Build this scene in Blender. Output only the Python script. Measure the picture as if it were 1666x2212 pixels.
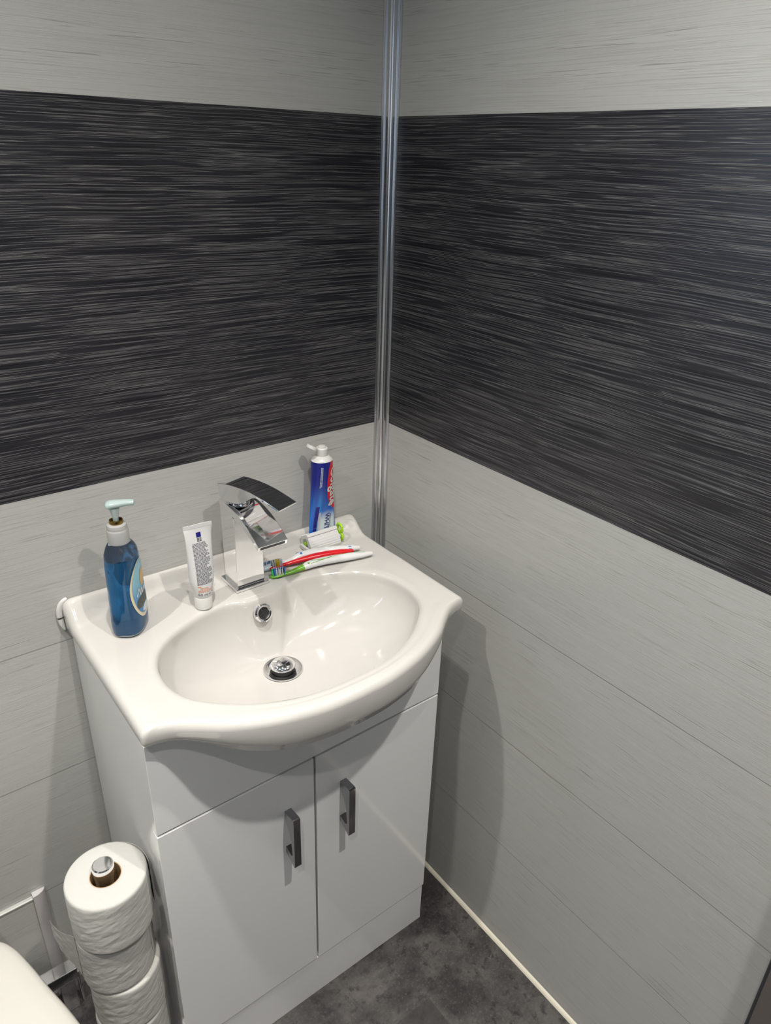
import bpy, bmesh, math, random
from math import sin, cos, pi, radians, sqrt
from mathutils import Vector, Matrix, noise

S = bpy.context.scene
COL = S.collection
for o in list(bpy.data.objects):
    bpy.data.objects.remove(o)

# ------------------------------------------------------------------ camera
CAMPOS = Vector((-0.8195, -1.0509, 1.4667))
F_PX, PITCH, YAW, ROLL = 1584.4, -0.4530, 0.6706, 0.0326
cd = bpy.data.cameras.new('camera'); cam = bpy.data.objects.new('camera', cd); COL.objects.link(cam)
_r = Vector((cos(YAW), -sin(YAW), 0))
_f = Vector((sin(YAW)*cos(PITCH), cos(YAW)*cos(PITCH), sin(PITCH)))
_u = _r.cross(_f)
_r2 = _r*cos(ROLL) + _u*sin(ROLL); _u2 = -_r*sin(ROLL) + _u*cos(ROLL)
M = Matrix((_r2, _u2, -_f)).transposed().to_4x4(); M.translation = CAMPOS
cam.matrix_world = M
cd.sensor_fit = 'HORIZONTAL'; cd.sensor_width = 36.0; cd.lens = 36.0*F_PX/1666.0
cd.clip_start = 0.01; cd.clip_end = 50
S.camera = cam

# ------------------------------------------------------------------ world, exposure
S.view_settings.view_transform = 'Standard'; S.view_settings.look = 'None'
S.view_settings.gamma = 1.0; S.view_settings.use_curve_mapping = False
S.view_settings.exposure = 0.0
w = bpy.data.worlds.new('world'); S.world = w; w.use_nodes = True
w.node_tree.nodes['Background'].inputs[0].default_value = (0.9, 0.95, 1.0, 1)
w.node_tree.nodes['Background'].inputs[1].default_value = 0.02

CEIL = 2.35
# downlights: x, y, watts, beam (degrees)
LIGHTS = [(-0.590, -0.59, 6.0), (-0.27, -1.10, 10.0), (-1.30, -0.45, 10.0), (-1.15, -1.25, 5.0)]
BEAM = 105
LIGHT_COL = (1.0, 0.965, 0.895)
LIGHT_R = 0.020

# ------------------------------------------------------------------ node helpers
def mat(name):
    m = bpy.data.materials.new(name); m.use_nodes = True
    return m, m.node_tree, m.node_tree.nodes['Principled BSDF']
def setp(b, **k):
    names = {'color': 'Base Color', 'rough': 'Roughness', 'metal': 'Metallic', 'ior': 'IOR', 'trans': 'Transmission Weight',
             'coat': 'Coat Weight', 'coatr': 'Coat Roughness', 'spec': 'Specular IOR Level', 'sss': 'Subsurface Weight', 'emis': 'Emission Strength', 'emc': 'Emission Color', 'sheen': 'Sheen Weight', 'aniso': 'Anisotropic', 'alpha': 'Alpha'}
    for a, v in k.items():
        if a in ('color', 'emc') and len(v) == 3: v = (*v, 1)
        b.inputs[names[a]].default_value = v
class N:
    """small math wrapper over a node tree"""
    def __init__(s, nt): s.nt = nt
    def new(s, t, **k):
        n = s.nt.nodes.new(t)
        for a, v in k.items(): setattr(n, a, v)
        return n
    def link(s, a, b): s.nt.links.new(a, b)
    def put(s, inp, v):
        if hasattr(v, 'is_output'): s.link(v, inp)
        else: inp.default_value = v
    def m(s, op, a, b=0.0, c=0.0, clamp=False):
        n = s.new('ShaderNodeMath', operation=op, use_clamp=clamp)
        s.put(n.inputs[0], a); s.put(n.inputs[1], b)
        if op in ('MULTIPLY_ADD', 'COMPARE', 'SMOOTH_MIN', 'SMOOTH_MAX'): s.put(n.inputs[2], c)
        return n.outputs[0]
    def ramp(s, fac, lo, hi, smooth=True):
        n = s.new('ShaderNodeMapRange'); n.interpolation_type = 'SMOOTHSTEP' if smooth else 'LINEAR'
        s.put(n.inputs['Value'], fac); n.inputs['From Min'].default_value = lo; n.inputs['From Max'].default_value = hi
        return n.outputs['Result']
    def vec(s, x, y, z=0.0):
        n = s.new('ShaderNodeCombineXYZ'); s.put(n.inputs[0], x); s.put(n.inputs[1], y); s.put(n.inputs[2], z); return n.outputs[0]
    def noise(s, v, scale=1.0, detail=2.0, rough=0.5):
        n = s.new('ShaderNodeTexNoise'); s.link(v, n.inputs['Vector']); n.inputs['Scale'].default_value = scale
        n.inputs['Detail'].default_value = detail; n.inputs['Roughness'].default_value = rough; return n.outputs['Fac']
    def mix(s, f, a, b):
        n = s.new('ShaderNodeMix', data_type='RGBA')
        s.put(n.inputs['Factor'], f)
        for i, v in ((6, a), (7, b)):
            if isinstance(v, tuple) and len(v) == 3: v = (*v, 1)
            s.put(n.inputs[i], v)
        return n.outputs[2]
    def bump(s, h, strength=0.3, dist=0.001):
        n = s.new('ShaderNodeBump'); s.link(h, n.inputs['Height']); n.inputs['Strength'].default_value = strength
        n.inputs['Distance'].default_value = dist; return n.outputs['Normal']
    def obj(s):
        t = s.new('ShaderNodeTexCoord'); q = s.new('ShaderNodeSeparateXYZ'); s.link(t.outputs['Object'], q.inputs[0])
        return t.outputs['Object'], q.outputs[0], q.outputs[1], q.outputs[2]
    def uv(s):
        t = s.new('ShaderNodeTexCoord'); q = s.new('ShaderNodeSeparateXYZ'); s.link(t.outputs['UV'], q.inputs[0])
        return q.outputs[0], q.outputs[1]

def simple(name, color, rough=0.4, **k):
    m, nt, b = mat(name); setp(b, color=color, rough=rough, **k); return m

BT, BM, PH = 1.5218, 1.0121, 0.25       # dark band top / bottom, panel height

def panel_material():
    m, nt, b = mat('wall_panel'); n = N(nt)
    v, x, y, z = n.obj()
    al = n.m('ADD', x, y)
    wob = n.noise(n.vec(n.m('MULTIPLY', al, 5.0), n.m('MULTIPLY', z, 14.0)), 1.0, 1.0)
    zz = n.m('ADD', z, n.m('MULTIPLY', wob, 0.006))
    # long fine strokes running along the panel
    s1 = n.noise(n.vec(n.m('MULTIPLY', al, 5.5), n.m('MULTIPLY', zz, 660.0)), 1.0, 1.5, 0.5)
    s2 = n.noise(n.vec(n.m('MULTIPLY_ADD', al, 14.0, 7.3), n.m('MULTIPLY', zz, 620.0), 3.1), 1.0, 1.0, 0.5)
    s3 = n.noise(n.vec(n.m('MULTIPLY', al, 1.6), n.m('MULTIPLY', zz, 70.0), 9.0), 1.0, 2.0, 0.6)
    hi = n.m('MAXIMUM', n.ramp(n.m('ABSOLUTE', n.m('SUBTRACT', s1, 0.575)), 0.034, 0.012), n.m('MULTIPLY', n.ramp(s1, 0.58, 0.68), 0.35))
    hi = n.m('MULTIPLY', hi, n.ramp(s3, 0.16, 0.46))
    lo = n.ramp(s1, 0.46, 0.30)
    dash = n.m('MULTIPLY', n.ramp(s2, 0.59, 0.70), n.ramp(s3, 0.42, 0.62))
    # dark band colours
    dk = n.mix(lo, (0.021, 0.0200, 0.0245), (0.006, 0.006, 0.008))
    dk = n.mix(n.m('MULTIPLY', hi, 0.85), dk, (0.150, 0.149, 0.152))
    # light band
    blot = n.noise(n.vec(n.m('MULTIPLY', al, 2.0), n.m('MULTIPLY', z, 5.0)), 1.0, 2.0)
    lt = n.mix(s3, (0.425, 0.425, 0.408), (0.49, 0.49, 0.472))
    lt = n.mix(n.m('MULTIPLY', n.ramp(s1, 0.5, 0.72), 0.35), lt, (0.33, 0.325, 0.305))
    lt = n.mix(n.m('MULTIPLY', dash, 0.60), lt, (0.22, 0.212, 0.195))
    # joint lines every panel height below the band
    ph = n.m('DIVIDE', n.m('SUBTRACT', BM, z), PH)
    fr = n.m('ABSOLUTE', n.m('SUBTRACT', ph, n.m('ROUND', ph)))
    joint = n.ramp(fr, 0.0042, 0.0022)
    jl = n.m('MULTIPLY', joint, n.m('LESS_THAN', z, BM-0.05))
    lt = n.mix(n.m('MULTIPLY', jl, 0.55), lt, (0.10, 0.097, 0.09))
    band = n.m('MULTIPLY', n.m('GREATER_THAN', z, BM), n.m('LESS_THAN', z, BT))
    n.link(n.mix(band, lt, dk), b.inputs['Base Color'])
    h = n.m('SUBTRACT', n.m('ADD', hi, n.m('MULTIPLY', s1, 1.0)), n.m('MULTIPLY', jl, 2.0))
    hb = n.m('MULTIPLY', h, n.m('MULTIPLY_ADD', band, 0.75, 0.25))
    n.link(n.bump(hb, 0.5, 0.0006), b.inputs['Normal'])
    rg = n.m('MULTIPLY_ADD', band, -0.02, 0.34)
    n.link(rg, b.inputs['Roughness'])
    setp(b, spec=0.5)
    return m

def floor_material():
    m, nt, b = mat('slate_vinyl'); n = N(nt)
    v, x, y, z = n.obj()
    n1 = n.noise(v, 9.0, 6.0, 0.65); n2 = n.noise(v, 45.0, 5.0, 0.7); n3 = n.noise(v, 170.0, 3.0, 0.7)
    # rectangular tiles, a corner at (-0.19, -0.442)
    row = n.m('FLOOR', n.m('DIVIDE', n.m('ADD', y, 0.442), 0.305))
    off = n.m('MULTIPLY', n.m('MODULO', n.m('ABSOLUTE', row), 2.0), 0.305)
    col = n.m('FLOOR', n.m('DIVIDE', n.m('ADD', n.m('ADD', x, -0.115), off), 0.61))
    wn = n.new('ShaderNodeTexWhiteNoise'); wn.noise_dimensions = '2D'
    n.link(n.vec(col, row), wn.inputs['Vector'])
    c = n.mix(n.ramp(n1, 0.35, 0.68), (0.022, 0.0200, 0.0205), (0.085, 0.078, 0.075))
    c = n.mix(n.m('MULTIPLY', n.ramp(n2, 0.50, 0.66), 0.85), c, (0.014, 0.013, 0.014))
    c = n.mix(n.m('MULTIPLY', n.ramp(n3, 0.5, 0.75), 0.25), c, (0.20, 0.18, 0.175))
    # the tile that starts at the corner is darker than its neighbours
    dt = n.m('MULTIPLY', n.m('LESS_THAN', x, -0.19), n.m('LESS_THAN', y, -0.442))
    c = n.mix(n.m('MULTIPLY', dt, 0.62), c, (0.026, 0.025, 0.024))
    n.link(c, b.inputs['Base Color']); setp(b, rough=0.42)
    n.link(n.bump(n2, 0.25, 0.001), b.inputs['Normal'])
    return m

M_panel = panel_material()
M_floor = floor_material()
M_white = simple('ceiling_paint', (0.82, 0.81, 0.78), 0.7)
M_ceramic = simple('white_ceramic', (0.545, 0.525, 0.500), 0.10, coat=0.6, coatr=0.04)
M_cab = simple('gloss_white_board', (0.80, 0.80, 0.80), 0.13, coat=0.4, coatr=0.05)
M_edge = simple('board_edge', (0.62, 0.60, 0.56), 0.35)
M_gap = simple('dark_gap', (0.05, 0.05, 0.055), 0.6)
def chrome_mat():
    m, nt, b = mat('chrome'); n = N(nt); v, x, y, z = n.obj()
    setp(b, color=(0.86, 0.86, 0.87), metal=1.0, rough=0.05)
    n.link(n.ramp(n.noise(v, 60.0, 4.0, 0.7), 0.45, 0.95), b.inputs['Roughness'])
    r = n.m('MULTIPLY_ADD', n.ramp(n.noise(v, 70.0, 4.0, 0.7), 0.56, 0.8), 0.25, 0.05)
    n.link(r, b.inputs['Roughness'])
    return m
M_chrome = chrome_mat()
M_trim = simple('brushed_aluminium', (0.78, 0.79, 0.81), 0.20, metal=1.0)
M_sil = simple('silicone', (0.62, 0.58, 0.48), 0.45)
M_silw = simple('white_silicone', (0.6, 0.59, 0.57), 0.4)
M_wplas = simple('white_plastic', (0.64, 0.63, 0.61), 0.3)
M_black = simple('dark_print', (0.03, 0.03, 0.05), 0.5)

# ------------------------------------------------------------------ mesh helpers
def mesh_obj(name, verts, faces, material, parent=None, smooth=True, angle=40, loc=None):
    me = bpy.data.meshes.new(name); me.from_pydata([tuple(v) for v in verts], [], faces); me.update()
    bm = bmesh.new(); bm.from_mesh(me); bmesh.ops.recalc_face_normals(bm, faces=bm.faces); bm.to_mesh(me); bm.free()
    return link(name, me, material, parent, smooth, angle, loc)
def link(name, me, material, parent=None, smooth=True, angle=40, loc=None):
    for mm in (material if isinstance(material, (list, tuple)) else [material]): me.materials.append(mm)
    if smooth:
        me.polygons.foreach_set('use_smooth', [True]*len(me.polygons))
        me.set_sharp_from_angle(angle=radians(angle))
    o = bpy.data.objects.new(name, me); COL.objects.link(o)
    if parent is not None: o.parent = parent
    if loc: o.location = loc
    return o
class G:
    """collects geometry in world coordinates"""
    def __init__(s): s.v = []; s.f = []; s.isbox = False
    def add(s, v, f):
        b = len(s.v); s.v += [Vector(p) for p in v]; s.f += [[b+i for i in q] for q in f]; return s
    def box(s, x0, x1, y0, y1, z0, z1, bev=0.0):
        s.isbox = True
        bm = bmesh.new(); bmesh.ops.create_cube(bm, size=1)
        for v in bm.verts: v.co = Vector((x0+(v.co.x+.5)*(x1-x0), y0+(v.co.y+.5)*(y1-y0), z0+(v.co.z+.5)*(z1-z0)))
        if bev: bmesh.ops.bevel(bm, geom=list(bm.edges), offset=bev, segments=2, profile=0.5, affect='EDGES')
        bm.verts.index_update()
        s.add([v.co.copy() for v in bm.verts], [[v.index for v in f.verts] for f in bm.faces]); bm.free(); return s
    def rings(s, rings, cap0=True, cap1=True, closed=True):
        n = len(rings[0]); v = [p for r in rings for p in r]; f = []
        for i in range(len(rings)-1):
            for j in range(n if closed else n-1):
                k = (j+1) % n; f.append([i*n+j, i*n+k, (i+1)*n+k, (i+1)*n+j])
        if cap0: f.append(list(range(n))[::-1])
        if cap1: f.append([(len(rings)-1)*n+j for j in range(n)])
        return s.add(v, f)
    def lathe(s, prof, c=(0, 0, 0), n=40, cap0=True, cap1=True, rot=None):
        """prof: (r, z)"""
        c = Vector(c); R = rot or Matrix.Identity(3)
        rg = [[c + R @ Vector((r*cos(2*pi*j/n), r*sin(2*pi*j/n), z)) for j in range(n)] for r, z in prof]
        return s.rings(rg, cap0, cap1)
    def tube(s, pts, rad, n=12, cap=True):
        pts = [Vector(p) for p in pts]; rg = []
        up = Vector((0, 0, 1))
        for i, p in enumerate(pts):
            t = (pts[min(i+1, len(pts)-1)] - pts[max(i-1, 0)]).normalized()
            a = t.cross(up)
            if a.length < 1e-4: a = t.cross(Vector((1, 0, 0)))
            a.normalize(); b_ = a.cross(t).normalized()
            r = rad[i] if isinstance(rad, (list, tuple)) else rad
            ra, rb = r if isinstance(r, (list, tuple)) else (r, r)
            rg.append([p + a*ra*cos(2*pi*j/n) + b_*rb*sin(2*pi*j/n) for j in range(n)])
        return s.rings(rg, cap, cap)
    def prism(s, poly, axis_pt, ex):
        """poly: list of 3D points, extruded by vector ex"""
        a = [Vector(p) for p in poly]; e = Vector(ex); n = len(a)
        v = a + [p+e for p in a]
        f = [list(range(n))[::-1], [n+i for i in range(n)]] + [[i, (i+1) % n, n+(i+1) % n, n+i] for i in range(n)]
        return s.add(v, f)
    def obj(s, name, material, parent=None, smooth=True, angle=40, origin=None, bevel=0.0):
        o0 = Vector(origin) if origin is not None else Vector((0, 0, 0))
        p0 = Vector((0, 0, 0))
        if parent is not None: p0 = parent.location.copy() if parent.parent is None else parent.location + parent.parent.location
        base = p0 if parent is not None else o0
        if s.isbox: angle = 15
        o = mesh_obj(name, [p-base for p in s.v], s.f, material, parent, smooth, angle, None if parent is not None else tuple(o0))
        if bevel:
            b = o.modifiers.new('bevel', 'BEVEL'); b.width = bevel; b.segments = 3; b.limit_method = 'ANGLE'; b.angle_limit = radians(35); b.harden_normals = True
        return o
def thing(name, label, cat, loc, group=None):
    o = bpy.data.objects.new(name, None); COL.objects.link(o); o.empty_display_size = 0.03
    o.location = loc; o['label'] = label; o['category'] = cat
    if group: o['group'] = group
    return o
def tag(o, label, cat, group=None):
    o['label'] = label; o['category'] = cat
    if group: o['group'] = group
    return o
def struct(o): o['kind'] = 'structure'; return o
def catmull(P, per=8, closed=False):
    P = [Vector(p) for p in P]; out = []; n = len(P)
    for i in range(n if closed else n-1):
        g = (lambda k: P[k % n]) if closed else (lambda k: P[max(0, min(n-1, k))])
        a, b, c, d = g(i-1), g(i), g(i+1), g(i+2)
        for j in range(per):
            t = j/per
            out.append(0.5*((2*b) + (c-a)*t + (2*a-5*b+4*c-d)*t*t + (3*b-a-3*c+d)*t**3))
    if not closed: out.append(P[-1])
    return out
def smooth(a, b, x):
    t = max(0.0, min(1.0, (x-a)/(b-a))); return t*t*(3-2*t)
def text_geo(body, size, fn, spacing=1.0, bold=0.0, halign='LEFT'):
    """flat text laid on a surface: fn(u, v) gives a 3D point for text coordinates in metres"""
    c = bpy.data.curves.new('t', 'FONT'); c.body = body; c.size = size; c.space_character = spacing; c.offset = bold; c.align_x = halign
    c.resolution_u = 4
    o = bpy.data.objects.new('t', c); COL.objects.link(o)
    dg = bpy.context.evaluated_depsgraph_get(); dg.update()
    me = bpy.data.meshes.new_from_object(o.evaluated_get(dg))
    bm = bmesh.new(); bm.from_mesh(me); bmesh.ops.triangulate(bm, faces=bm.faces)
    for _ in range(4):
        e_ = [e for e in bm.edges if e.calc_length() > size*0.16]
        if not e_: break
        bmesh.ops.subdivide_edges(bm, edges=e_, cuts=1); bmesh.ops.triangulate(bm, faces=bm.faces)
    bm.verts.index_update()
    g = G(); g.add([fn(v.co.x, v.co.y) for v in bm.verts], [[v.index for v in f.verts] for f in bm.faces]); bm.free()
    bpy.data.objects.remove(o); bpy.data.meshes.remove(me); bpy.data.curves.remove(c)
    return g

# ================================================================== SETTING
RX0, RY0 = -1.85, -1.75      # far sides of the small room
def slab(name, x0, x1, y0, y1, z0, z1, m):
    return struct(G().box(x0, x1, y0, y1, z0, z1).obj(name, m, smooth=False))
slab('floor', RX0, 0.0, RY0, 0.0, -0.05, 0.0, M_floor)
slab('wall_back', RX0-0.05, 0.05, 0.0, 0.05, 0.0, CEIL, M_panel)
slab('wall_right', 0.0, 0.05, RY0-0.05, 0.0, 0.0, CEIL, M_panel)
slab('wall_left', RX0-0.05, RX0, RY0, 0.0, 0.0, CEIL, M_panel)
slab('wall_front', RX0-0.05, 0.05, RY0-0.05, RY0, 0.0, CEIL, M_panel)
slab('ceiling', RX0-0.05, 0.05, RY0-0.05, 0.05, CEIL, CEIL+0.05, M_white)

# invented glowing window, out of view, for a cool sheen on the right wall
M_add_win, nt, b = mat('added_window_glow'); setp(b, color=(0.6, 0.65, 0.7), rough=0.4, emc=(0.62, 0.78, 1.0), emis=4.0)
M_add_frame = simple('added_window_frame', (0.75, 0.75, 0.75), 0.3)
wf_ = struct(G().box(-1.72, -1.14, -0.012, 0.0, 1.17, 1.83, 0.002).obj('added_window_1', M_add_frame))
G().box(-1.69, -1.17, -0.0145, -0.011, 1.20, 1.80).obj('added_pane', M_add_win, wf_)
# invented dark door behind the viewer: darkens chrome reflections, its glass adds cool fill
M_add_door = simple('added_dark_door', (0.030, 0.030, 0.034), 0.45)
M_add_glass, nt, b = mat('added_door_glow'); setp(b, color=(0.5, 0.55, 0.6), rough=0.4, emc=(0.60, 0.76, 1.0), emis=0.55)
dr_ = struct(G().box(-1.45, -0.30, RY0, RY0+0.035, 0.0, 2.02, 0.003).obj('added_door_2', M_add_door))
G().box(-1.25, -0.50, RY0+0.033, RY0+0.038, 1.15, 1.90, 0.001).obj('added_pane', M_add_glass, dr_)
G().tube([(-0.42, RY0+0.034, 1.0), (-0.42, RY0+0.085, 1.0), (-0.54, RY0+0.085, 1.0)], 0.009, 14).obj('handle', simple('steel', (0.7, 0.7, 0.7), 0.3, metal=1.0), dr_, angle=60)
# metal corner trim: two flat flanges with a rounded ridge between them
prof = []
R_ = 0.0215
prof += [(0.0, 0.0), (-R_, 0.0), (-R_, -0.0022), (-R_+0.003, -0.003)]
for i in range(17):
    t = i/16
    a = (-R_+0.0055, -0.0032); b_ = (-0.0032, -R_+0.0055)
    px = a[0]+(b_[0]-a[0])*t; py = a[1]+(b_[1]-a[1])*t
    bul = 0.0060*sin(pi*t)**0.8
    prof.append((px-bul*0.707, py-bul*0.707))
prof += [(-0.003, -R_+0.003), (-0.0022, -R_), (0.0, -R_)]
g = G(); g.rings([[Vector((x, y, 0.0)) for x, y in prof], [Vector((x, y, CEIL)) for x, y in prof]])
struct(g.obj('trim_1', M_trim, angle=35))
# sealant line between right wall panels and the floor
g = G(); pts = []; random.seed(3)
for i in range(90):
    y = -0.02 - i*0.0191
    r = 0.0058 + 0.0008*noise.noise(Vector((y*9, 0, 0)))
    pts.append([Vector((0.0, y, 0.0)), Vector((-r*1.15, y, 0.0)), Vector((-r*0.9, y, r*0.6)), Vector((-r*0.4, y, r*1.05)), Vector((0.0, y, r*1.25))])
g.rings(pts); struct(g.obj('baseboard_right', M_sil, angle=60))
# low boxed section with a rounded pale corner bead on the back wall, beside the rolls
M_bead = simple('pale_bead', (0.52, 0.49, 0.50), 0.3)
struct(G().box(-1.6, -0.757, -0.0075, 0.0, 0.0, 0.268).obj('trim_2', M_panel, smooth=False))
g = G(); arc = [Vector((-0.757, 0.0, 0))] + [Vector((-0.757+0.0215*sin(a*pi/20)*1.0, -0.012*cos(a*pi/20), 0)) for a in range(0, 11)]
g.rings([[p+Vector((0, 0, 0.0)) for p in arc], [p+Vector((0, 0, 0.276)) for p in arc]])
struct(g.obj('trim_3', M_bead, angle=50))
g = G().box(-1.6, -0.7575, -0.0085, -0.0060, 0.2665, 0.2690, 0.0005)
struct(g.obj('trim_4', M_silw))
# dark door frame at the right edge of the picture
M_frame = simple('taupe_frame', (0.115, 0.098, 0.092), 0.45)
g = G().box(-0.045, 0.0, -1.65, -0.902, 0.0, 2.05, 0.002); fr = struct(g.obj('door_1', M_frame))
g = G().box(-0.020, 0.0, -0.902, -0.893, 0.0, 2.05, 0.001); struct(g.obj('trim_5', M_gap))

# ================================================================== CEILING LIGHTS
M_glow, nt, b = mat('lamp_glass'); setp(b, color=(0.8, 0.8, 0.8), emc=LIGHT_COL, emis=12.0)
M_bez = simple('lamp_bezel', (0.8, 0.8, 0.8), 0.25, metal=0.6)
names = ['round recessed downlight over the washbasin', 'round recessed downlight nearest the door frame',
         'round recessed downlight above the toilet', 'round recessed downlight behind the viewer on the left']
for i, (lx, ly, wt) in enumerate(LIGHTS):
    t = thing('ceiling_light', names[i], 'ceiling light', (lx, ly, CEIL), 'recessed ceiling lights')
    G().lathe([(0.033, CEIL-0.001), (0.047, CEIL-0.001), (0.046, CEIL-0.006), (0.036, CEIL-0.009), (0.033, CEIL-0.006)], (lx, ly, 0), 32, False, False).obj('bezel', M_bez, t)
    G().lathe([(0.0325, CEIL-0.0025), (0.0325, CEIL-0.0045)], (lx, ly, 0), 32).obj('lens', M_glow, t)
    ld = bpy.data.lights.new('downlight', 'AREA'); ld.shape = 'DISK'; ld.size = LIGHT_R*2; ld.energy = wt; ld.color = LIGHT_COL
    ld.spread = radians(BEAM)
    lo_ = bpy.data.objects.new('downlight', ld); COL.objects.link(lo_); lo_.parent = t; lo_.location = (0, 0, -0.012)

# ================================================================== BASIN
XC, DZ = -0.345, 0.812
HW = 0.275
half = [(0.0, -0.420), (0.05, -0.4175), (0.10, -0.4075), (0.14, -0.394), (0.18, -0.374), (0.21, -0.352), (0.235, -0.335), (0.255, -0.328), (0.268, -0.326)]
outl = []
front = catmull([(x, y, 0) for x, y in half], 8)
right = [(p.x, p.y) for p in front]
cr = 0.007
right += [(HW-0.0065+0.0065*sin(a*pi/12), -0.319-0.0065*cos(a*pi/12)) for a in range(1, 6)]
N_side = 40
for i in range(N_side+1): right.append((HW, -0.318 + (0.318-0.008)*i/N_side))
right += [(HW-0.007+0.007*cos(a*pi/12), -0.008+0.008*sin(a*pi/12)) for a in range(1, 6)]
for i in range(29): right.append(((HW-0.007)*(1-i/28), 0.0))
outl = [(XC+x, y) for x, y in right] + [(XC-x, y) for x, y in right[::-1][1:-1]]
rimh = [(0, -.383), (.045, -.3815), (.09, -.372), (.138, -.349), (.178, -.317), (.2, -.291), (.211, -.258), (.211, -.225), (.204, -.197), (.188, -.171), (.158, -.146), (.112, -.127), (.075, -.120), (.052, -.122), (.038, -.129), (.025, -.1325), (0, -.133)]
rimpts = [(XC+.003+x, y) for x, y in rimh] + [(XC+.003-x, y) for x, y in rimh[::-1][1:-1]]
rimc = [(p.x, p.y) for p in catmull([(x, y, 0) for x, y in rimpts], 10, True)]
CB = (XC+.003, -0.245)
LIP = 0.0015
def radial(poly, c):
    tab = sorted((math.atan2(y-c[1], x-c[0]), math.hypot(x-c[0], y-c[1])) for x, y in poly)
    def f(a):
        a = (a+pi) % (2*pi)-pi
        import bisect
        i = bisect.bisect([t[0] for t in tab], a)
        a0, r0 = tab[i-1]; a1, r1 = tab[i % len(tab)]
        if i == 0: a0 -= 2*pi
        if i == len(tab): a1 += 2*pi
        return r0+(r1-r0)*(a-a0)/max(1e-9, a1-a0)
    return f
rimR = radial(rimc, CB)
angs = [math.atan2(y-CB[1], x-CB[0]) for x, y in outl]
rimP = [Vector((CB[0]+rimR(a)*cos(a), CB[1]+rimR(a)*sin(a), 0)) for a in angs]
outP = [Vector((x, y, 0)) for x, y in outl]
DR = Vector((XC+0.0005, -0.195, 0)); DRZ = 0.703; DRR = 0.0215
def deck_z(x, y):
    z = DZ
    e = min(abs(x-(XC-HW)), abs(x-(XC+HW)))
    z += 0.027*smooth(-0.030-0.028*smooth(0.07, 0.0, e), -0.012+0.004*smooth(0.05, 0.0, e), y)           # upstand along the wall
    z -= 0.003*smooth(0.02, 0.0, e)*smooth(-0.03, -0.01, y)
    return z
rings = []
def inward(i):  # outline normals
    n = len(outP); a = outP[(i-1) % n]; c = outP[(i+1) % n]; d = (c-a).normalized(); return Vector((-d.y, d.x, 0))
ins = [inward(i) for i in range(len(outP))]
if sum((CB[0]-p.x)*q.x+(CB[1]-p.y)*q.y for p, q in zip(outP, ins)) < 0: ins = [-q for q in ins]
NN = len(outP)
# bowl: from the waste up to the rim
WR = [Vector((DR.x+DRR*cos(a), DR.y+DRR*sin(a), 0)) for a in angs]
rings.append([p + Vector((0, 0, DRZ-0.05)) for p in WR])
rings.append([p + Vector((0, 0, DRZ-0.002)) for p in WR])
ZR = DZ-0.009
for k in range(1, 27):
    ph = k/26*pi/2
    s = sin(ph)**0.92; hgt = (1-cos(ph)**1.05)
    ring = []
    for i in range(NN):
        p = WR[i].lerp(rimP[i], s); z = DRZ + (ZR-DRZ)*hgt
        ring.append(Vector((p.x, p.y, z)))
    rings.append(ring)
for d, dz in ((0.0006, -0.0055), (0.0024, -0.003), (0.0055, -0.0012), (0.011, -0.0002)):
    rings.append([Vector((rimP[i].x, rimP[i].y, DZ+dz)) + (outP[i]-rimP[i]).normalized()*d for i in range(NN)])
ED = 0.013
RD = [(rimP[i]-outP[i]).normalized() for i in range(len(outP))]
for t in (0.12, 0.24, 0.36, 0.48, 0.6, 0.7, 0.78, 0.84, 0.89, 0.93, 0.965, 1.0):
    ring = []
    for i in range(NN):
        a = rimP[i] + (outP[i]-rimP[i]).normalized()*0.011; b_ = outP[i]+RD[i]*ED
        p = a.lerp(b_, t); z = deck_z(p.x, p.y)
        lip = LIP*smooth(0.15, 0.75, t)*(1-smooth(-0.17, -0.12, p.y))
        ring.append(Vector((p.x, p.y, z-0.0002+lip)))
    rings.append(ring)
for k in range(1, 8):
    a = k/7*pi/2
    ring = []
    for i in range(NN):
        p = outP[i]+RD[i]*ED*(1-sin(a)); q = outP[i]+RD[i]*ED
        lip = LIP*(1-smooth(-0.17, -0.12, q.y))
        ring.append(Vector((p.x, p.y, deck_z(q.x, q.y)+lip-ED*(1-cos(a)))))
    rings.append(ring)
CU = Vector((XC, -0.18, 0))
def skirt_b(x): return 0.7835 - 0.027*smooth(0.250, 0.09, abs(x-XC))
def under_h(k, x):   # underside height for radial fraction k at x
    pts = [(1.0, 0.0), (0.985, 0.004), (0.96, 0.009), (0.93, 0.0145), (0.90, 0.0205), (0.85, 0.029), (0.80, 0.036), (0.70, 0.046), (0.60, 0.052), (0.4, 0.057), (0.0, 0.06)]
    for (k0, z0), (k1, z1) in zip(pts, pts[1:]):
        if k >= k1: d = z1+(z0-z1)*(k-k1)/(k0-k1); break
    return skirt_b(x) - d*(0.15+0.85*smooth(0.262, 0.14, abs(x-XC)))
for f_, inn in ((0.35, 0.0002), (0.65, 0.0012), (0.85, 0.0030), (0.95, 0.0052), (1.0, 0.0075)):
    rings.append([Vector((outP[i].x, outP[i].y, 0.7995+(skirt_b(outP[i].x)-0.7995)*f_))+ins[i]*inn for i in range(NN)])
for k in (0.96, 0.945, 0.93, 0.90, 0.87, 0.84, 0.80, 0.76, 0.70, 0.62, 0.52, 0.42, 0.2):
    rings.append([Vector(((CU+(outP[i]-CU)*k).x, (CU+(outP[i]-CU)*k).y, under_h(k, (CU+(outP[i]-CU)*k).x))) for i in range(NN)])
g = G(); g.rings(rings, True, True)
basin = thing('washbasin', 'white ceramic washbasin with curved front set on the white vanity cabinet', 'washbasin', (XC, -0.2, 0.77))
bo = g.obj('bowl', M_ceramic, basin, angle=60)
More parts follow.
